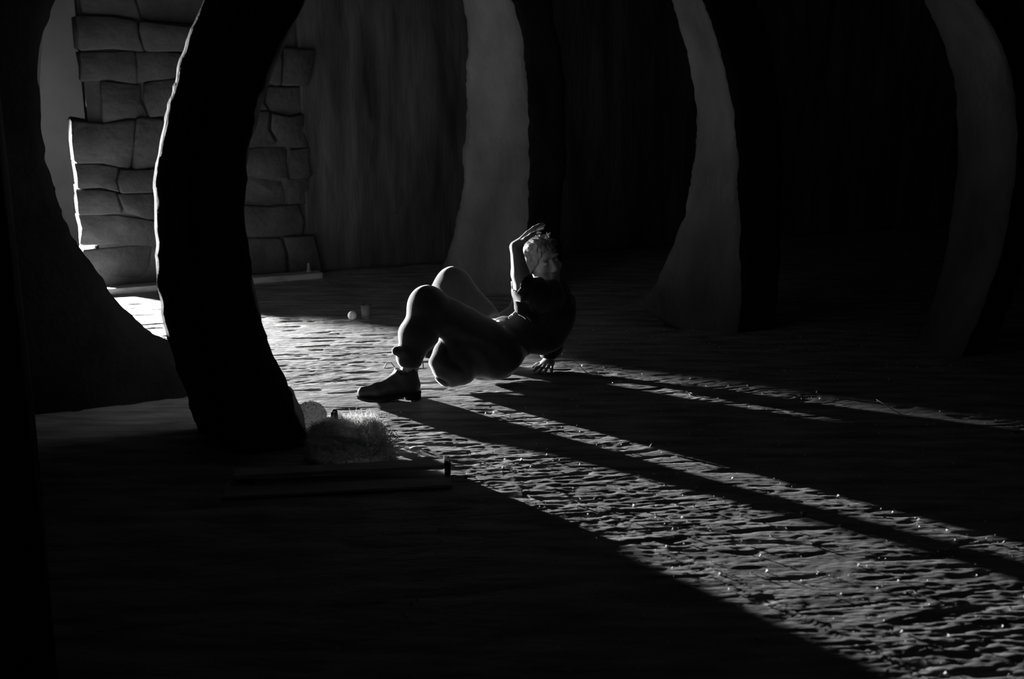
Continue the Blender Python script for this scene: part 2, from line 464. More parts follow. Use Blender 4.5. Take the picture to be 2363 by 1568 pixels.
def make_wall():
    root = tag(empty('wall_back', W(2.0, 7.99, 0)), 'rough masonry wall behind the rings', kind='structure')
    core = MB().box(W(1.60, 7.975, 1.7), (2.3, 0.295, 3.4), AX).build('mortar_core', M_MORTAR, root)
    r = np.random.default_rng(5)
    z = 0.0; row = 0
    end = [0.335, 0.34, 0.335, 0.34, 0.345, 0.36, 0.43, 0.42, 0.46, 0.44, 0.49, 0.50, 0.5, 0.52, 0.52]
    while z < 3.35:
        h = r.uniform(0.17, 0.30)
        e = end[min(row, 14)] + r.uniform(-0.008, 0.008); e_end = 1.85
        while e < e_end - 0.05:
            L = r.uniform(0.26, 0.55); L = min(L, e_end - e + 0.04)
            dep = 0.34 + r.uniform(-0.05, 0.03)
            if 1.10 < z < 1.3 and e < 0.46:
                e += 0.16; continue
            dep += r.uniform(-0.02, 0.03)
            if row in (4, 7) and 0.75 < e < 1.15: dep += 0.07
            P, Fc = block_mesh((L - 0.004, dep, h - 0.004), int(r.integers(1 << 20)))
            P = P + np.array([e + L / 2, 8.12 - dep / 2, z + h / 2])
            wgt = np.clip((P[:, 0] - 0.42) / 0.25, 0, 1); Ez, Zz = P[:, 0].copy(), P[:, 2].copy()
            P[:, 0] += wgt * (0.06 * vnoise2(Ez * 2.6, Zz * 2.6, 151) + 0.022 * vnoise2(Ez * 8, Zz * 8, 152))
            P[:, 2] += (0.35 + 0.65 * wgt) * (0.06 * vnoise2(Ez * 2.3 + 9, Zz * 2.3, 153) + 0.022 * vnoise2(Ez * 8, Zz * 8 + 5, 154)) * min(1, z * 3)
            P[:, 1] += 0.02 * vnoise2(Ez * 5, Zz * 5, 155)
            link('stone_block', mesh_np('stone_block', enz_to_world(P), Fc), M_STONE, root)
            e += L
        z += h; row += 1
    # plastered stretch to the right of the masonry, with shallow vertical runs
    es = np.linspace(1.83, 8.6, 340); zs = np.linspace(0, 3.4, 90)
    Eg, Zg = np.meshgrid(es, zs)
    n = 7.80 + 0.03 * vnoise2(Eg * 2.5, Zg * 0.8, 61) + 0.012 * vnoise2(Eg * 9, Zg * 2, 62) + 0.006 * vnoise2(Eg * 20, Zg * 8, 63)
    V = np.stack([Eg, n, Zg], -1).reshape(-1, 3)
    V2 = V.copy(); V2[:, 1] = 8.12
    nx = len(es); ny = len(zs); i = np.arange(ny - 1)[:, None] * nx + np.arange(nx - 1)[None]
    Fq = np.stack([i, i + 1, i + nx + 1, i + nx], -1).reshape(-1, 4)
    B = len(V)
    rim = list(range(nx)) + [nx * (q + 1) - 1 for q in range(1, ny)] + [nx * ny - 1 - q for q in range(1, nx)] + [nx * (ny - 1 - q) for q in range(1, ny - 1)]
    side = [(rim[q], B + rim[q], B + rim[(q + 1) % len(rim)], rim[(q + 1) % len(rim)]) for q in range(len(rim))]
    Fq = np.concatenate([Fq, Fq[:, ::-1] + B, np.array(side)])
    link('plaster_face', mesh_np('plaster_face', enz_to_world(np.concatenate([V, V2])), Fq), M_PLASTER, root)
    # low ledge along the foot of the wall, pale wood imitating a lit strip
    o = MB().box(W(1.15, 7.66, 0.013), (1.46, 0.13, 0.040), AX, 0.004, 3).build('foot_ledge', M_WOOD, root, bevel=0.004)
make_wall()

# ---- the three great rings
def ring(name, label, e0, h0, n0, T, fi, bi, wf, wb, m, seed, foot=0.0, foot_at=212.0, m2=None):
    """fi / bi: (angle in degrees, inner radius) of the front and the back edge; wf / wb: width of the face"""
    def per(tab):
        a = np.array([t[0] for t in tab], float); r = np.array([t[1] for t in tab], float)
        o = np.argsort(a); a, r = a[o], r[o]
        a = np.concatenate([a - 360, a, a + 360]); r = np.tile(r, 3)
        return lambda q: np.interp(q, a, r)
    Rf, Rb = per(fi), per(bi)
    NS = 520
    low = []
    phi = np.linspace(-180, 180, 2 * NS + 1)
    # start and end a little under the floor
    def zf(q): return h0 + Rf(q) * math.sin(math.radians(q))
    q0 = -90.0
    a1 = next(q for q in np.arange(-90, 0, 0.25) if h0 + (Rf(q) - 0.02) * math.sin(math.radians(q)) > -0.16)
    a2 = next(q for q in np.arange(-90, -180, -0.25) if h0 + (Rf(q) - 0.02) * math.sin(math.radians(q)) > -0.16)
    ph = np.linspace(a1, 360 + a2, NS)
    k = np.ones(5) / 5
    def sm(v):
        vv = np.concatenate([np.full(2, v[0]), v, np.full(2, v[-1])]); return np.convolve(vv, k, 'valid')
    rf, rb = sm(Rf((ph + 180) % 360 - 180)), sm(Rb((ph + 180) % 360 - 180))
    swell = foot * np.exp(-((ph - foot_at) / 16.0) ** 2)
    wf, wb = wf + swell, wb + swell
    c, s = np.cos(np.radians(ph)), np.sin(np.radians(ph))
    loop = []          # cross-section: (radius function, n offset)
    NI, NO, NF = 9, 9, 6
    for i in range(NI): t = i / (NI - 1); loop.append((rf * (1 - t) + rb * t, T * t, 'i'))
    for i in range(1, NF): t = i / NF; loop.append((rb * (1 - t) + (rf + wb) * t, T, 'b'))
    for i in range(NO): t = i / (NO - 1); loop.append(((rf + wb) * (1 - t) + (rf + wf) * t, T * (1 - t), 'o'))
    for i in range(1, NF): t = 1 - i / NF; loop.append((rf + wf * t, 0.0, 'f'))
    V = []
    arc = np.radians(ph) * 1.7
    for j, (r, dn, side) in enumerate(loop):
        q = np.full_like(arc, j * 0.37)
        bump = 0.010 * vnoise2(arc * 4, q, seed) + 0.005 * vnoise2(arc * 17, q * 3, seed + 1)
        edge = side in 'io' and (abs(dn) < 1e-6 or abs(dn - T) < 1e-6)
        chip = 0.0
        if edge:
            cn = vnoise2(arc * 6, q * 0 + (1 if side == 'i' else 5) + dn * 9, seed + 2)
            chip = 0.03 * np.clip(cn - 0.35, 0, 1) + 0.008 * np.abs(vnoise2(arc * 22, q * 0, seed + 3))
        rr = r + (bump + chip if side == 'i' else (-bump - chip if side == 'o' else 0))
        nn = n0 + dn + (bump if side == 'f' else (-bump if side == 'b' else 0))
        if edge: nn = nn + (0.010 if dn < T / 2 else -0.010)
        V.append(np.stack([e0 + rr * c, nn if np.ndim(nn) else np.full_like(c, nn), h0 + rr * s], -1))
    K = len(loop)
    V = np.stack(V, 1).reshape(-1, 3)
    Fq = []
    for i in range(NS - 1):
        for j in range(K):
            Fq.append((i * K + j, (i + 1) * K + j, (i + 1) * K + (j + 1) % K, i * K + (j + 1) % K))
    me = bpy.data.meshes.new(name)
    Vw = enz_to_world(V)
    me.from_pydata([tuple(p) for p in Vw], [], Fq + [tuple(range(K)), tuple((NS - 1) * K + j for j in range(K))[::-1]])
    me.update(); me.polygons.foreach_set('use_smooth', np.full(len(me.polygons), True, dtype=bool))
    o = link(name, me, m, loc=W(e0, n0 + T / 2, 0))
    me.materials.append(M_RINGSHADE)          # shade painted on the outer side and front face; the inner face is bare
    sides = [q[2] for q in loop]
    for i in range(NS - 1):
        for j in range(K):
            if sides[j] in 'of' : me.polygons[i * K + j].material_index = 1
    tag(o, label, 'arch', 'great concrete rings standing one behind another')
    return o
def polar(pts, e0, h0):
    return [(math.degrees(math.atan2(z - h0, e - e0)), math.hypot(z - h0, e - e0)) for e, z in pts]

# nearest ring: almost a true circle
mf = polar([(0.97, 1.57), (0.91, 1.47), (0.85, 1.31), (0.80, 1.16), (0.77, 1.0), (0.77, 0.82), (0.79, 0.59), (0.81, 0.47), (0.85, 0.36), (0.91, 0.22), (0.965, 0.06), (0.97, -0.06), (0.97, -0.2),
            (4.22, 1.75), (4.48, 1.46), (4.58, 1.08), (4.57, 0.6), (4.43, 0.14), (4.3, -0.1), (2.68, 2.72), (1.75, 2.42), (3.62, 2.42)], 2.68, 0.81)
mb = polar([(0.97, 1.57), (0.80, 1.16), (0.76, 0.82), (0.80, 0.47), (0.84, 0.205), (0.97, 0.16), (1.0, 0.12), (0.99, 0.08), (0.95, 0.03), (0.95, -0.06), (0.95, -0.2), (4.25, 1.77), (4.41, 1.56), (4.56, 1.12), (4.56, 0.66), (4.49, 0.22), (4.35, -0.1),  # bulge low on the left shaped to throw the far floor shadow
            (2.68, 2.72), (1.75, 2.42), (3.62, 2.42)], 2.68, 0.81)
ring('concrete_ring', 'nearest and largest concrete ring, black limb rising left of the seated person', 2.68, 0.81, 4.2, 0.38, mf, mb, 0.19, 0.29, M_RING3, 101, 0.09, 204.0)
# second ring
lf = polar([(0.30, 1.9), (0.16, 1.6), (0.12, 1.29), (0.12, 1.03), (0.20, 0.77), (0.36, 0.47), (0.49, 0.30), (0.57, 0.24), (0.66, 0.155), (0.74, 0.06), (0.78, 0.0), (0.82, -0.15),
            (3.27, 1.77), (3.5, 1.23), (3.55, 0.77), (3.58, 0.42), (3.60, 0.2), (3.60, 0.0), (3.58, -0.16), (1.87, 2.85), (1.0, 2.6), (2.75, 2.55)], 1.87, 1.1)
lb = polar([(0.30, 1.9), (0.16, 1.6), (0.11, 1.29), (0.07, 1.03), (0.11, 0.70), (0.25, 0.36), (0.37, 0.17), (0.44, 0.08), (0.50, 0.0), (0.56, -0.15),
            (3.31, 1.79), (3.49, 1.22), (3.47, 0.73), (3.27, 0.22), (3.08, 0.12), (2.91, 0.02), (2.75, -0.1), (1.87, 2.85), (1.0, 2.6), (2.75, 2.55)], 1.87, 1.1)
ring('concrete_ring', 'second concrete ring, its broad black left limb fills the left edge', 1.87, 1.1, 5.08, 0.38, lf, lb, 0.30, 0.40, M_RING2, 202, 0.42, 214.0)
# third, farthest ring
kf = polar([(2.84, 1.83), (2.92, 1.5), (2.96, 1.05), (2.95, 0.64), (2.94, 0.45), (2.95, 0.2), (2.95, 0.0), (2.94, -0.15), (2.5, 2.4), (1.0, 3.0), (-0.4, 2.4), (-0.75, 1.6), (-0.8, 1.0), (-0.65, 0.4), (-0.45, 0.0), (-0.3, -0.2)], 1.1, 1.05)
kb = polar([(2.65, 1.84), (2.67, 1.31), (2.65, 0.9), (2.60, 0.48), (2.49, 0.13), (2.42, 0.0), (2.3, -0.15), (2.35, 2.4), (1.0, 3.0), (-0.4, 2.4), (-0.75, 1.6), (-0.8, 1.0), (-0.65, 0.4), (-0.45, 0.0), (-0.3, -0.2)], 1.1, 1.05)
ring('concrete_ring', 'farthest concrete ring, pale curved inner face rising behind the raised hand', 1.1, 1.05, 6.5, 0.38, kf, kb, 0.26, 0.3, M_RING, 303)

# ---- the work lamp behind the second ring
def make_lamp():
    p = np.array(LAMP_POS)
    root = tag(empty('work_lamp', (p[0], p[1], 0)), 'small black work lamp on a tripod, hidden behind the second ring', 'lamp')
    aim = np.array(LAMP_AIM) - p; aim /= np.linalg.norm(aim)
    back = p - aim * 0.12
    MB().tube([(back[0], back[1], 0.18), (back[0], back[1], back[2] - 0.05)], 0.012).build('pole', M_DARK, root, smooth=True)
    for k in range(3):
        q = k * 2.094 + 0.5
        MB().tube([(back[0], back[1], 0.22), (back[0] + 0.2 * math.cos(q), back[1] + 0.2 * math.sin(q), 0.008)], 0.008).build('leg', M_DARK, root, smooth=True)
    MB().tube([back - aim * 0.08, back - aim * 0.05, back + aim * 0.0, back + aim * 0.06, back + aim * 0.085, back + aim * 0.082, back + aim * 0.05], [0.03, 0.055, 0.06, 0.075, 0.08, 0.07, 0.06], n=24).build('housing', M_DARK, root, smooth=True)
    MB().tube([back + aim * 0.052, back + aim * 0.056], 0.055, n=24).build('lens', M_LENS, root)
    ld = bpy.data.lights.new('lamp_beam', 'SPOT')
    ld.energy = LAMP_POWER; ld.shadow_soft_size = 0.045
    ld.spot_size = math.radians(64); ld.spot_blend = 1.0
    lo = bpy.data.objects.new('lamp_beam', ld); COL.objects.link(lo)
    lo.parent = root
    lo.location = Vector(p) - root.location
    lo.rotation_euler = Vector(aim).to_track_quat('-Z', 'Y').to_euler()
make_lamp()

# ================================================================== THE SEATED PERSON (coordinates e, n, z)
def nrm(v): v = np.asarray(v, float); return v / np.linalg.norm(v)
def make_person():
    root = tag(empty('person', W(1.95, 4.78, 0)),
               'person in dark jacket and loose trousers sitting on the floor, one hand raised', 'person')
    # joints
    hipL, kneeL, ankL = (2.02, 4.73, 0.13), (1.637, 4.715, 0.405), (1.53, 4.655, 0.13)
    hipR, kneeR, ankR = (2.08, 4.94, 0.13), (1.925, 5.15, 0.395), (1.85, 5.33, 0.12)
    pelvis = (2.04, 4.82, 0.13); belly = (2.14, 4.81, 0.21); chest = (2.26, 4.82, 0.32); neck = (2.275, 4.80, 0.43)
    shL, elL, wrL = (2.215, 4.66, 0.415), (2.058, 4.585, 0.475), (2.030, 4.60, 0.662)
    shR, elR, wrR = (2.35, 4.97, 0.37), (2.41, 4.96, 0.20), (2.335, 4.88, 0.05)
    hc = np.array([2.247, 4.785, 0.545])
    up = nrm((-0.26, 0.10, 0.96)); fw0 = np.array([0.22, -0.93, -0.28]); fw = nrm(fw0 - up * (fw0 @ up)); rt = np.cross(fw, up)
    H = lambda r, u, f: hc + rt * r + up * u + fw * f
    A = np.array([rt, up, fw])
    # --- the body, one continuous skin
    S = SDF((1.40, 4.45, -0.01), (2.55, 5.44, 0.82), 0.0042)
    S.chain([hipL, kneeL, ankL], [0.085, 0.055, 0.04], 0.03).chain([hipR, kneeR, ankR], [0.085, 0.055, 0.04], 0.03)
    S.ell(pelvis, (0.12, 0.15, 0.09), None, 0.05).ell(belly, (0.10, 0.12, 0.10), None, 0.05).ell(chest, (0.10, 0.15, 0.11), None, 0.05)
    S.chain([shL, elL], [0.05, 0.041], 0.03).chain([elL, (2.046, 4.588, 0.54), wrL], [0.041, 0.040, 0.0265], 0.015)
    S.chain([shR, elR, wrR], [0.05, 0.042, 0.028], 0.03)
    S.chain([chest, neck, H(0, -0.07, -0.02)], [0.07, 0.052, 0.05], 0.03)
    # head
    S.ell(H(0, 0.022, -0.012), (0.074, 0.083, 0.095), A, 0.02)
    S.ell(H(0, -0.045, 0.028), (0.055, 0.062, 0.062), A, 0.03)
    S.ell(H(0, -0.098, 0.060), (0.024, 0.020, 0.022), A, 0.025)
    S.cone(H(0.0, 0.012, 0.088), H(0, -0.032, 0.108), 0.009, 0.013, 0.012)
    for q in (-1, 1):
        S.ell(H(q * 0.011, -0.036, 0.098), (0.009, 0.008, 0.010), A, 0.008)
        S.ell(H(q * 0.031, 0.006, 0.093), (0.017, 0.012, 0.014), A, 0.012, sub=True)
        S.ell(H(q * 0.031, 0.004, 0.074), (0.014, 0.012, 0.012), A, 0.004)
        S.ell(H(q * 0.030, 0.027, 0.084), (0.022, 0.007, 0.009), A, 0.014)
        S.ell(H(q * 0.042, -0.025, 0.062), (0.020, 0.018, 0.018), A, 0.025)
        S.ell(H(q * 0.076, 0.0, -0.012), (0.009, 0.032, 0.019), A, 0.008)
        S.ell(H(q * 0.084, 0.004, -0.006), (0.006, 0.018, 0.009), A, 0.004, sub=True)
    S.ell(H(0, -0.061, 0.087), (0.024, 0.006, 0.011), A, 0.008).ell(H(0, -0.072, 0.085), (0.021, 0.007, 0.011), A, 0.008)
    S.ell(H(0, -0.066, 0.098), (0.024, 0.002, 0.006), A, 0.003, sub=True)
    # raised left hand: bent at the wrist, fingers pointing up and back over the head
    wr = np.array(wrL); a = nrm((0.76, 0.10, 0.62)); b = nrm(np.array((0.30, 0.80, -0.50)) - a * (np.array((0.30, 0.80, -0.50)) @ a)); c = np.cross(a, b)
    Q = lambda x, y, z_: wr + a * x + b * y + c * z_
    S.cone(wrL, Q(0.02, 0, 0), 0.0265, 0.024, 0.012)
    for y, L in ((-0.028, 0.078), (-0.010, 0.082), (0.009, 0.080), (0.027, 0.076)):
        S.cone(Q(0.015, y * 0.6, 0), Q(L, y, 0.0), 0.016, 0.0115, 0.010)
    for y, L1, L2, L3, sp in ((-0.030, 0.036, 0.024, 0.019, -0.012), (-0.010, 0.041, 0.027, 0.021, -0.004), (0.010, 0.038, 0.025, 0.020, 0.004), (0.029, 0.030, 0.019, 0.017, 0.012)):
        p0 = Q(0.078, y, 0); p1 = Q(0.078 + L1, y + sp * 0.5, -0.006); p2 = Q(0.078 + L1 + L2 * 0.93, y + sp * 0.9, -0.016); p3 = Q(0.078 + L1 + L2 * 0.93 + L3 * 0.85, y + sp * 1.2, -0.027)
        S.chain([p0, p1, p2, p3], [0.0095, 0.0088, 0.0080, 0.0068], 0.004)
    S.chain([Q(0.018, -0.020, -0.004), Q(0.045, -0.042, -0.016), Q(0.072, -0.056, -0.024), Q(0.092, -0.062, -0.030)], [0.014, 0.0115, 0.0098, 0.0075], 0.006)
    # right hand flat on the floor behind
    wr2 = np.array(wrR); a2 = nrm((-0.62, -0.78, -0.0)); b2 = np.array([a2[1], -a2[0], 0])
    Q2 = lambda x, y, z_: np.array([wr2[0], wr2[1], 0]) + a2 * x + b2 * y + np.array([0, 0, z_])
    S.cone(wrR, Q2(0.02, 0, 0.030), 0.027, 0.022, 0.012)
    for y in (-0.026, -0.009, 0.009, 0.026): S.cone(Q2(0.02, y * 0.7, 0.026), Q2(0.075, y, 0.018), 0.016, 0.011, 0.010)
    for y, L, sp in ((-0.028, 0.066, -0.016), (-0.009, 0.078, -0.005), (0.010, 0.073, 0.006), (0.028, 0.058, 0.017)):
        S.chain([Q2(0.075, y, 0.018), Q2(0.075 + L * 0.5, y + sp * 0.5, 0.017), Q2(0.075 + L, y + sp, 0.009)], [0.0095, 0.0088, 0.007], 0.004)
    S.chain([Q2(0.02, 0.022, 0.022), Q2(0.045, 0.048, 0.016), Q2(0.075, 0.064, 0.010)], [0.014, 0.011, 0.008], 0.006)
    body = sdf_part('body', S, M_SKIN, root)
    # eyes
    for q in (-1, 1):
        V = []; c0 = H(q * 0.031, 0.004, 0.0765)
        eb = SDF(c0 - 0.02, c0 + 0.02, 0.0016).ell(c0, (0.0125, 0.0105, 0.0115), A, 0.001)
        sdf_part('eye', eb, M_EYE, body)
    # --- hair: short, tousled, swept back from the forehead
    S = SDF(hc - 0.17, hc + 0.17, 0.0032)
    S.ell(H(0, 0.032, -0.020), (0.086, 0.088, 0.103), A, 0.01)
    S.ell(H(0.030, 0.100, 0.025), (0.05, 0.022, 0.05), A, 0.03).ell(H(0.080, 0.040, -0.01), (0.022, 0.046, 0.050), A, 0.02).ell(H(0.078, -0.01, -0.02), (0.014, 0.045, 0.035), A, 0.02)
    S.ell(H(-0.005, -0.050, 0.100), (0.076, 0.112, 0.095), A, 0.010, sub=True)
    S.cut(H(0, -0.048, 0), -up, 0.01)
    S.ell(H(-0.03, -0.07, 0.03), (0.095, 0.07, 0.055), A, 0.01, sub=True)
    def hair_w(X, Y, Z):
        P = np.stack([X, Y, Z], 1) - hc; r_, u_, f_ = P @ rt, P @ up, P @ fw
        return 0.0035 * vnoise(r_ * 90 + u_ * 30, f_ * 30, u_ * 40, 71) + 0.0025 * vnoise(r_ * 200, f_ * 40, u_ * 70, 72)
    S.warp(hair_w)
    hair = sdf_part('hair', S, M_HAIR, root)
    # loose strands
    r = np.random.default_rng(3); mb = MB()
    for k in range(260):
        th, ps = r.uniform(-2.4, 2.4), r.uniform(0.15, 1.35)
        d = rt * math.sin(th) * math.cos(ps) + up * math.sin(ps) - fw * math.cos(th) * math.cos(ps) * 0.9
        p0 = H(0, 0.032, -0.02) + d * np.array([0.086]) ; tdir = nrm(np.cross(d, nrm(r.normal(size=3))) + 0.35 * d)
        L = r.uniform(0.02, 0.05)
        pts = enz_to_world(np.array([p0, p0 + tdir * L * 0.5 + d * 0.006, p0 + tdir * L + d * r.uniform(-0.004, 0.012)]))
        mb.tube(pts, [0.0011, 0.0009, 0.0004], n=3, cap=False)
    tag(mb.build('loose_strands', M_HAIR, hair), kind='stuff')
    # --- trousers: wide, bagging under the thigh, turned up above the boots
    S = SDF((1.40, 4.55, 0.0), (2.30, 5.42, 0.56), 0.0052)
    S.chain([(2.0, 4.74, 0.15), (1.66, 4.717, 0.395)], [0.115, 0.086], 0.03)
    S.cone((1.645, 4.715, 0.40), (1.635, 4.715, 0.402), 0.082, 0.082, 0.03)
    S.chain([(1.64, 4.715, 0.40), (1.59, 4.69, 0.28), (1.535, 4.665, 0.19)], [0.080, 0.082, 0.060], 0.03)
    S.chain([(2.06, 4.93, 0.14), (1.93, 5.148, 0.392)], [0.115, 0.085], 0.03)
    S.chain([(1.928, 5.15, 0.392), (1.885, 5.25, 0.27), (1.852, 5.325, 0.17)], [0.083, 0.080, 0.062], 0.03)
    S.ell((1.975, 4.80, 0.115), (0.15, 0.17, 0.115), None, 0.04)
    S.ell((1.78, 4.725, 0.125), (0.118, 0.085, 0.122), None, 0.035)
    S.ell((2.05, 4.84, 0.20), (0.10, 0.13, 0.10), None, 0.05)
    S.chain([(1.475, 4.665, 0.222), (1.515, 4.63, 0.215), (1.565, 4.635, 0.205)], [0.020, 0.022, 0.018], 0.012)
    S.chain([(1.475, 4.665, 0.222), (1.51, 4.705, 0.212), (1.565, 4.70, 0.205)], [0.020, 0.020, 0.018], 0.012)
    S.cone((1.53, 4.662, 0.06), (1.534, 4.664, 0.165), 0.040, 0.040, 0.004, sub=True)
    S.cut((1.9, 4.8, 0.008), (0, 0, -1), 0.01)
    def fold(X, Y, Z):
        rid = lambda t: 1 - 2 * np.abs(np.sin(t)) ** 0.7
        f = 0.004 * np.sin(46 * (Z + 0.55 * X) + 5 * vnoise(X * 6, Y * 6, Z * 6, 80)) * np.clip(1.4 - Z * 2.2, 0.1, 1)
        g = np.exp(-(((X - 1.73) / 0.10) ** 2 + ((Z - 0.10) / 0.11) ** 2))
        f += 0.010 * g * rid(34 * (X * 0.80 + Z * 0.60) + 1.6 * vnoise(X * 9, Y * 9, Z * 9, 82))
        return f + 0.004 * vnoise(X * 14, Y * 14, Z * 14, 81)
    S.warp(fold)
    sdf_part('trousers', S, M_TROUSER, root)
    # --- shirt: rounded belly under the open jacket
    S = SDF((1.92, 4.6, 0.08), (2.42, 5.05, 0.52), 0.005)
    S.ell((2.125, 4.80, 0.215), (0.148, 0.13, 0.122), nrm_frame(0.35), 0.03).ell((2.23, 4.81, 0.32), (0.115, 0.155, 0.125), None, 0.04)
    S.cone((2.265, 4.80, 0.38), (2.272, 4.80, 0.435), 0.07, 0.058, 0.03)
    S.warp(lambda X, Y, Z: 0.004 * vnoise(X * 22, Y * 10, Z * 22, 90))
    shirt = sdf_part('shirt', S, M_SHIRT, root)
    # --- jacket: open in front, sleeves pushed up, hem hanging clear of the floor behind
    S = SDF((1.94, 4.48, 0.05), (2.56, 5.14, 0.56), 0.005)
    S.ell((2.285, 4.82, 0.29), (0.135, 0.195, 0.165), nrm_frame(-0.25), 0.03)
    S.ell((2.235, 4.83, 0.18), (0.125, 0.175, 0.085), None, 0.04)
    S.chain([(2.225, 4.67, 0.405), (2.075, 4.594, 0.468)], [0.078, 0.058], 0.03)
    S.chain([(2.062, 4.588, 0.468), (2.053, 4.586, 0.500)], [0.056, 0.053], 0.012)
    S.chain([(2.34, 4.965, 0.36), (2.405, 4.955, 0.21), (2.345, 4.89, 0.07)], [0.082, 0.066, 0.052], 0.03)
    S.cone((2.345, 4.89, 0.07), (2.32, 4.86, 0.045), 0.052, 0.045, 0.02)
    S.chain([(2.052, 4.605, 0.475), (2.072, 4.645, 0.41), (2.092, 4.665, 0.36), (2.14, 4.675, 0.30)], [0.030, 0.032, 0.028, 0.022], 0.025)
    S.chain([(2.23, 4.74, 0.415), (2.28, 4.72, 0.43), (2.34, 4.80, 0.425), (2.30, 4.90, 0.42)], [0.026, 0.028, 0.028, 0.026], 0.02)
    S.ell((2.08, 4.80, 0.26), (0.150, 0.125, 0.15), None, 0.012, sub=True)
    S.cone((2.043, 4.592, 0.54), (2.052, 4.586, 0.500), 0.046, 0.045, 0.004, sub=True)
    S.warp(lambda X, Y, Z: 0.007 * vnoise(X * 18, Y * 18, Z * 11, 95) + 0.004 * np.sin(60 * (X - 0.6 * Z) + 4 * vnoise(X * 7, Y * 7, Z * 7, 96)))
    jacket = sdf_part('jacket', S, M_JACKET, root)
    # piping along the open front edge, drawstring with its toggles, belt buckle
    edge = [(2.022, 4.625, 0.500), (2.030, 4.628, 0.462), (2.043, 4.632, 0.420), (2.055, 4.645, 0.385), (2.085, 4.655, 0.345), (2.130, 4.655, 0.300)]
    MB().tube(enz_to_world(np.array(edge)), [0.006, 0.008, 0.009, 0.006, 0.004, 0.003], n=8).build('front_edge', M_CORD, jacket, smooth=True)
    loop = [(2.052, 4.66, 0.425), (2.022, 4.66, 0.405), (2.018, 4.665, 0.372), (2.000, 4.67, 0.350), (1.985, 4.68, 0.335), (1.93, 4.70, 0.328), (1.90, 4.71, 0.30), (1.895, 4.715, 0.262)]
    loop = [(e + 0.055, n, z - 0.012) for e, n, z in loop]
    cord = MB().tube(enz_to_world(np.array(loop)), [0.0022] * 8, n=6).build('drawstring', M_CORD, jacket, smooth=True)
    for p in (loop[4], loop[3]):
        q = np.array(p); t = SDF(q - 0.025, q + 0.025, 0.002).cone(q + (-0.006, 0, -0.004), q + (0.007, 0, 0.006), 0.007, 0.007)
        sdf_part('toggle', t, M_CORD, cord)
    MB().box(W(2.005, 4.685, 0.272), (0.014, 0.006, 0.018), AX).build('belt_buckle', M_PEBBLE, root, bevel=0.002)
    MB().box(W(2.243, 4.70, 0.432), (0.030, 0.006, 0.014), AX).build('collar_tab', M_CORD, jacket, bevel=0.003)
    # --- boots
    def boot(base, head, mirror):
        """local: x from heel to toe, y sideways, z up"""
        hx = nrm((head[0], head[1], 0)); hy = np.array([-hx[1], hx[0], 0]) * mirror
        B = lambda x, y, z: np.array([base[0], base[1], 0]) + hx * x + hy * y + np.array([0, 0, z])
        def outline(x):
            t = x / 0.292
            return 0.030 + 0.020 * math.sin(math.pi * min(1, max(0, (t * 0.9 + 0.05)))) + (0.006 if t > 0.55 else 0) - (0.020 * max(0, (t - 0.82) / 0.18) ** 2)
        S = SDF(np.array([base[0] - 0.36, base[1] - 0.36, 0.0]), np.array([base[0] + 0.36, base[1] + 0.36, 0.25]), 0.0045)
        S.chain([B(0.045, 0, 0.058), B(0.12, 0, 0.052), B(0.20, 0, 0.044), B(0.262, 0, 0.040)], [0.038, 0.036, 0.033, 0.025], 0.02)
        S.chain([B(0.050, 0, 0.06), B(0.060, 0, 0.11), B(0.076, 0, 0.172)], [0.040, 0.040, 0.047], 0.025)
        S.chain([B(0.088, 0, 0.105), B(0.15, 0, 0.066)], [0.036, 0.030], 0.025)
        S.cut(B(0.02, 0, 0.163), nrm(np.array([0, 0, 1]) + hx * 0.15), 0.004)
        S.cone(B(0.068, 0, 0.12), B(0.074, 0, 0.20), 0.042, 0.050, 0.004, sub=True)
        S.cut(B(0, 0, 0.022), (0, 0, -1), 0.004)
        bt = sdf_part('boot', S, M_BOOT, root)
        # sole and heel
        for nm, x0, x1, zb, zt in (('sole', 0.0, 0.292, 0.018, 0.030), ('heel', 0.002, 0.078, 0.0, 0.022)):
            mb = MB(); n = 26; V = []; 
            for zz in (zb, zt):
                ring_ = []
                for i in range(n + 1):
                    x = x0 + (x1 - x0) * (0.5 - 0.5 * math.cos(math.pi * i / n))
                    endr = math.sqrt(max(0, 1 - (2 * abs((x - (x0 + x1) / 2) / (x1 - x0))) ** 6))
                    toe = 0.010 * max(0, (x - 0.21) / 0.08) ** 2 - 0.016 * (1 if nm == 'sole' and x > 0.10 else 0) * min(1, max(0, (x - 0.10) / 0.06))
                    ring_.append((x, outline(x) * endr, zz + toe))
                V.append([B(x, y, z) for x, y, z in ring_] + [B(x, -y, z) for x, y, z in ring_[::-1]])
            k = len(V[0]); Fc = [(i, (i + 1) % k, k + (i + 1) % k, k + i) for i in range(k)] + [tuple(range(k))[::-1], tuple(range(k, 2 * k))]
            mb.add(enz_to_world(np.array(V[0] + V[1])), Fc).build(nm, M_RUBBER, bt)
        lace = [B(0.118, 0.008, 0.150), B(0.135, 0.012, 0.172), B(0.155, 0.014, 0.172), B(0.165, 0.014, 0.150)]
        MB().tube(enz_to_world(np.array(lace)), 0.0028, n=6).build('lace', M_CORD, bt, smooth=True)
        tab = [B(0.020, 0.0, 0.160), B(0.004, 0.0, 0.172), B(-0.010, 0.0, 0.160), B(-0.012, 0.0, 0.132)]
        MB().tube(enz_to_world(np.array(tab)), 0.0026, n=6).build('pull_tab', M_CORD, bt, smooth=True)
    boot((1.580, 4.640), (-1.0, 0.20), 1)
    boot((1.865, 5.27), (-0.25, 1.0), -1)
def nrm_frame(a):
    return np.array([[math.cos(a), 0, math.sin(a)], [0, 1, 0], [-math.sin(a), 0, math.cos(a)]])
make_person()

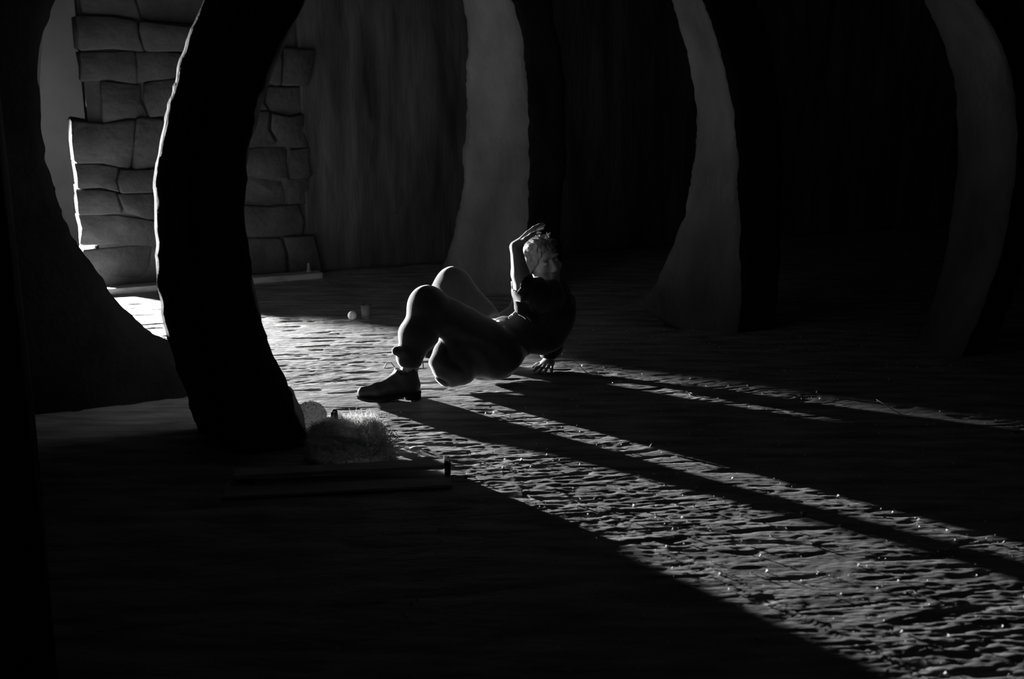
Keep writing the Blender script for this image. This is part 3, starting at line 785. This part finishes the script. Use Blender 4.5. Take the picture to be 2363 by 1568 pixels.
# ================================================================== THINGS ON THE FLOOR
def strands_on(V, Nn, L, rad, seed, n):
    r = np.random.default_rng(seed); mb = MB()
    for i in r.integers(0, len(V), n):
        p = V[i]; d = Nn[i] + r.normal(size=3) * 0.45; d /= np.linalg.norm(d); l = L * r.uniform(0.5, 1.2)
        q = r.normal(size=3) * 0.3
        mb.tube([p, p + d * l * 0.5, p + (d + q) * l * 0.9], [rad, rad * 0.8, rad * 0.3], n=3, cap=False)
    return mb
def fleece(name, label, cat, prims, lo, hi, vox, L, n, loc, m=M_FLEECE, amp=1.0):
    S = SDF(lo, hi, vox)
    for p in prims: S.ell(p[0], p[1], None, 0.03)
    S.warp(lambda X, Y, Z: 0.010 * amp * vnoise(X * 26, Y * 26, Z * 26, 120) + 0.005 * amp * vnoise(X * 60, Y * 60, Z * 60, 121))
    S.cut((0, 0, 0.004), (0, 0, -1), 0.006)
    V, Fq = S.mesh()
    me = mesh_np(name, V, Fq)
    me.update(); Nn = np.zeros(len(V) * 3, dtype=np.float32)
    me.vertices.foreach_get('normal', Nn); Nn = Nn.reshape(-1, 3)
    o = link(name, me, m, loc=loc)
    tag(o, label, cat)
    mb = strands_on(V, Nn, L, 0.0012, 9, n)
    tag(mb.build('fleece_fibres', m, o), kind='stuff')
    return o
# fluffy hide heaped at the foot of the nearest ring (world coordinates)
fleece('sheepskin', 'fluffy white sheepskin heaped at the foot of the nearest ring', 'sheepskin',
       [((-0.615, 4.13, 0.060), (0.075, 0.085, 0.075)), ((-0.555, 4.11, 0.060), (0.055, 0.085, 0.085)), ((-0.70, 4.13, 0.045), (0.080, 0.09, 0.070)), ((-0.50, 4.06, 0.02), (0.05, 0.06, 0.05)), ((-0.62, 4.035, 0.03), (0.14, 0.07, 0.055))],
       (-0.95, 3.82, -0.02), (-0.33, 4.36, 0.22), 0.006, 0.030, 6500, (-0.62, 4.10, 0))
fleece('cushion', 'small round dark-sided fleece cushion half hidden behind the nearest ring', 'cushion',
       [((-0.828, 4.43, 0.056), (0.062, 0.056, 0.062))], (-1.00, 4.28, -0.02), (-0.72, 4.54, 0.2), 0.005, 0.006, 900, (-0.828, 4.43, 0), M_CUSHION, 0.3)
def plank():
    root = tag(empty('wooden_plank', (-0.60, 3.84, 0)), 'pale wooden plank with shade painted dark on its end, lying on a lower board', 'plank')
    a = math.radians(8); A = np.array([[math.cos(a), math.sin(a), 0], [-math.sin(a), math.cos(a), 0], [0, 0, 1.0]])
    MB().box((-0.62, 3.80, 0.006), (0.80, 0.16, 0.010), A, 0.001, 4).build('lower_board', M_WOOD, root, bevel=0.002)
    MB().box((-0.622, 3.862, 0.041), (0.76, 0.075, 0.014), A, 0.001, 5).build('upper_board', M_WOOD, root, bevel=0.002)
    MB().box((-0.240, 3.916, 0.030), (0.022, 0.080, 0.058), A, 0.002, 6).build('end_cleat', M_WOODEND, root, bevel=0.003)
    MB().box((-0.95, 3.816, 0.022), (0.05, 0.07, 0.024), A, 0.001, 6).build('spacer', M_WOODEND, root, bevel=0.003)
plank()
def block():
    root = tag(empty('wooden_block', (-0.77, 4.51, 0)), 'short pale wooden batten with shade painted black on its end, beside the round cushion', 'batten')
    MB().box((-0.800, 4.51, 0.017), (0.09, 0.045, 0.030), None, 0.002, 7).build('batten', M_WOOD, root, bevel=0.003)
    MB().box((-0.744, 4.505, 0.028), (0.022, 0.050, 0.054), None, 0.003, 8).build('end_cap', M_WOODEND, root, bevel=0.004)
block()
def glassware():
    mb = MB().lathe((-0.855, 6.45, 0.0), [(0.024, 0.002), (0.027, 0.006), (0.032, 0.085), (0.0295, 0.085), (0.025, 0.010), (0.005, 0.009)], 24)
    tag(mb.build('glass_tumbler', M_GLASS, loc=(-0.855, 6.45, 0), smooth=True), 'clear glass tumbler standing on the dim floor behind the bent knee', 'glass')
    c = np.array((-0.935, 6.43, 0.024)); S = SDF(c - 0.05, c + 0.05, 0.003).ell(c, (0.026, 0.026, 0.026), None, 0.002)  # added pale sphere stands in for an out-of-focus highlight
    V, Fq = S.mesh(); o = link('highlight_ball', mesh_np('highlight_ball', V, Fq), M_PAPER, loc=tuple(c - (0, 0, 0.026)))
    tag(o, 'small pale sphere imitating an out-of-focus highlight beside the glass tumbler', 'highlight_ball')
    mb = MB().lathe(W(1.80, 7.66, 0.034), [(0.014, 0), (0.016, 0.01), (0.010, 0.02), (0.008, 0.055), (0.003, 0.065)], 14)
    tag(mb.build('candle_stub', M_FLEECE, loc=W(1.80, 7.66, 0.034), smooth=True), 'tiny pale candle stub on the ledge at the foot of the wall', 'candle')
glassware()

# ---- litter: pebbles, straws, scraps
def pebble_mesh(seed, s):
    r = np.random.default_rng(seed); c = np.zeros(3)
    S = SDF((-0.05, -0.05, -0.05), (0.05, 0.05, 0.05), 0.006)
    S.ell((0, 0, 0), (0.030, 0.024, 0.018), None, 0.01).ell(r.uniform(-0.012, 0.012, 3), (0.020, 0.018, 0.018), None, 0.01)
    S.warp(lambda X, Y, Z: 0.005 * vnoise(X * 40 + seed, Y * 40, Z * 40, 130))
    V, Fq = S.mesh(); return V * s, Fq
def litter():
    V, Fq = pebble_mesh(1, 0.55); o = link('pebble', mesh_np('pebble', V, Fq), M_PEBBLE); o.location = (2.07, 4.40, 0.010)
    tag(o, 'bright pale pebble at the right edge of the frame', 'pebble')
    V, Fq = pebble_mesh(2, 0.75); o = link('paper_scrap', mesh_np('paper_scrap', V * (1.2, 1, 0.6), Fq), M_PAPER); o.location = (-0.375, 4.165, 0.008)
    tag(o, 'crumpled white scrap between the sheepskin and the long leg shadow', 'paper')
    mb = MB().tube([(1.60, 4.735, 0.035), (1.655, 4.63, 0.012), (1.68, 4.585, 0.004)], [0.0016, 0.0022, 0.0018], n=5)
    mb.tube([(1.655, 4.63, 0.012), (1.70, 4.60, 0.018)], 0.0012, n=5)
    tag(mb.build('twig', M_STRAW, loc=(1.65, 4.64, 0)), 'thin pale forked twig on the floor near the right edge', 'twig')
    mb = MB().tube([(0.30, 5.36, 0.05), (0.33, 5.30, 0.03), (0.37, 5.24, 0.004)], [0.0012, 0.0018, 0.0018], n=5)
    tag(mb.build('straw', M_STRAW, loc=(0.35, 5.29, 0)), 'short bent straw on the floor just behind the seated person', 'straw')
    mb = MB()
    r = np.random.default_rng(8)
    for k in range(11):
        q = r.uniform(0, 6.28); L = r.uniform(0.03, 0.075)
        b = np.array((-0.47 + r.uniform(-.03, .03), 4.30 + r.uniform(-.03, .03), 0.0)); t = b + np.array([math.cos(q) * L, math.sin(q) * L, L * r.uniform(0.3, 0.9)])
        mb.tube([b, (b + t) / 2 + (0, 0, 0.01), t], [0.002, 0.0016, 0.0006], n=4)
    tag(mb.build('dry_weed', M_WEED, loc=(-0.47, 4.30, 0)), 'tuft of dry dark weed on the lit floor beside the sheepskin', 'weed')
    # a few more stones that stand out of the lit floor
    spots = [(-0.17, 3.86, .28, 'small stone on the lit floor near the dark end of the plank'), (1.40, 4.93, .38, 'dark stone at the far edge of the torso shadow'),
             (0.93, 4.98, .22, 'small pale stone beyond the torso shadow'), (0.55, 4.20, .34, 'dark lump of grit between the leg and torso shadows'),
             (0.29, 3.66, .26, 'small stone low in the frame under the leg shadow'), (1.33, 5.30, .25, 'tiny pale chip lying far back in the dim right'),
             (0.98, 3.53, .30, 'small stone on the lit strip between the leg shadow and right edge')]
    for k, (x, y, s, lab) in enumerate(spots):
        V, Fq = pebble_mesh(10 + k, s); o = link('stone', mesh_np('stone', V, Fq), M_PEBBLE if 'pale' in lab else M_STONE)
        o.location = (x, y, 0.012 * s / 0.3 * 0.6); tag(o, lab, 'stone', 'loose stones on the lit floor')
    # grit: uncountable crumbs strewn over the lit floor
    r = np.random.default_rng(21); mb = MB(); N = 2600
    tet = np.array([(1, 1, 1), (1, -1, -1), (-1, 1, -1), (-1, -1, 1)], float)
    xs = r.uniform(-0.6, 2.2, N); ys = r.uniform(2.2, 6.2, N)
    for x, y in zip(xs, ys):
        e_, n_ = x * EV[0] + y * EV[1], x * NV[0] + y * NV[1]
        if (1.25 < e_ < 2.45 and 4.5 < n_ < 5.5) or (x < -0.2 and 3.7 < y < 4.6): continue
        s = min(r.exponential(0.0012) + 0.0008, 0.004)
        a = r.uniform(0, 6.28); Rm = np.array([[math.cos(a), math.sin(a), 0], [-math.sin(a), math.cos(a), 0], [0, 0, 1]])
        mb.add((tet * r.uniform(0.6, 1.4, 3)) @ Rm * s + (x, y, s * 0.8), [(0, 1, 2), (0, 3, 1), (0, 2, 3), (1, 3, 2)])
    tag(mb.build('floor_grit', M_PEBBLE), 'fine grit and crumbs strewn over the lit floor', 'grit', kind='stuff')
litter()
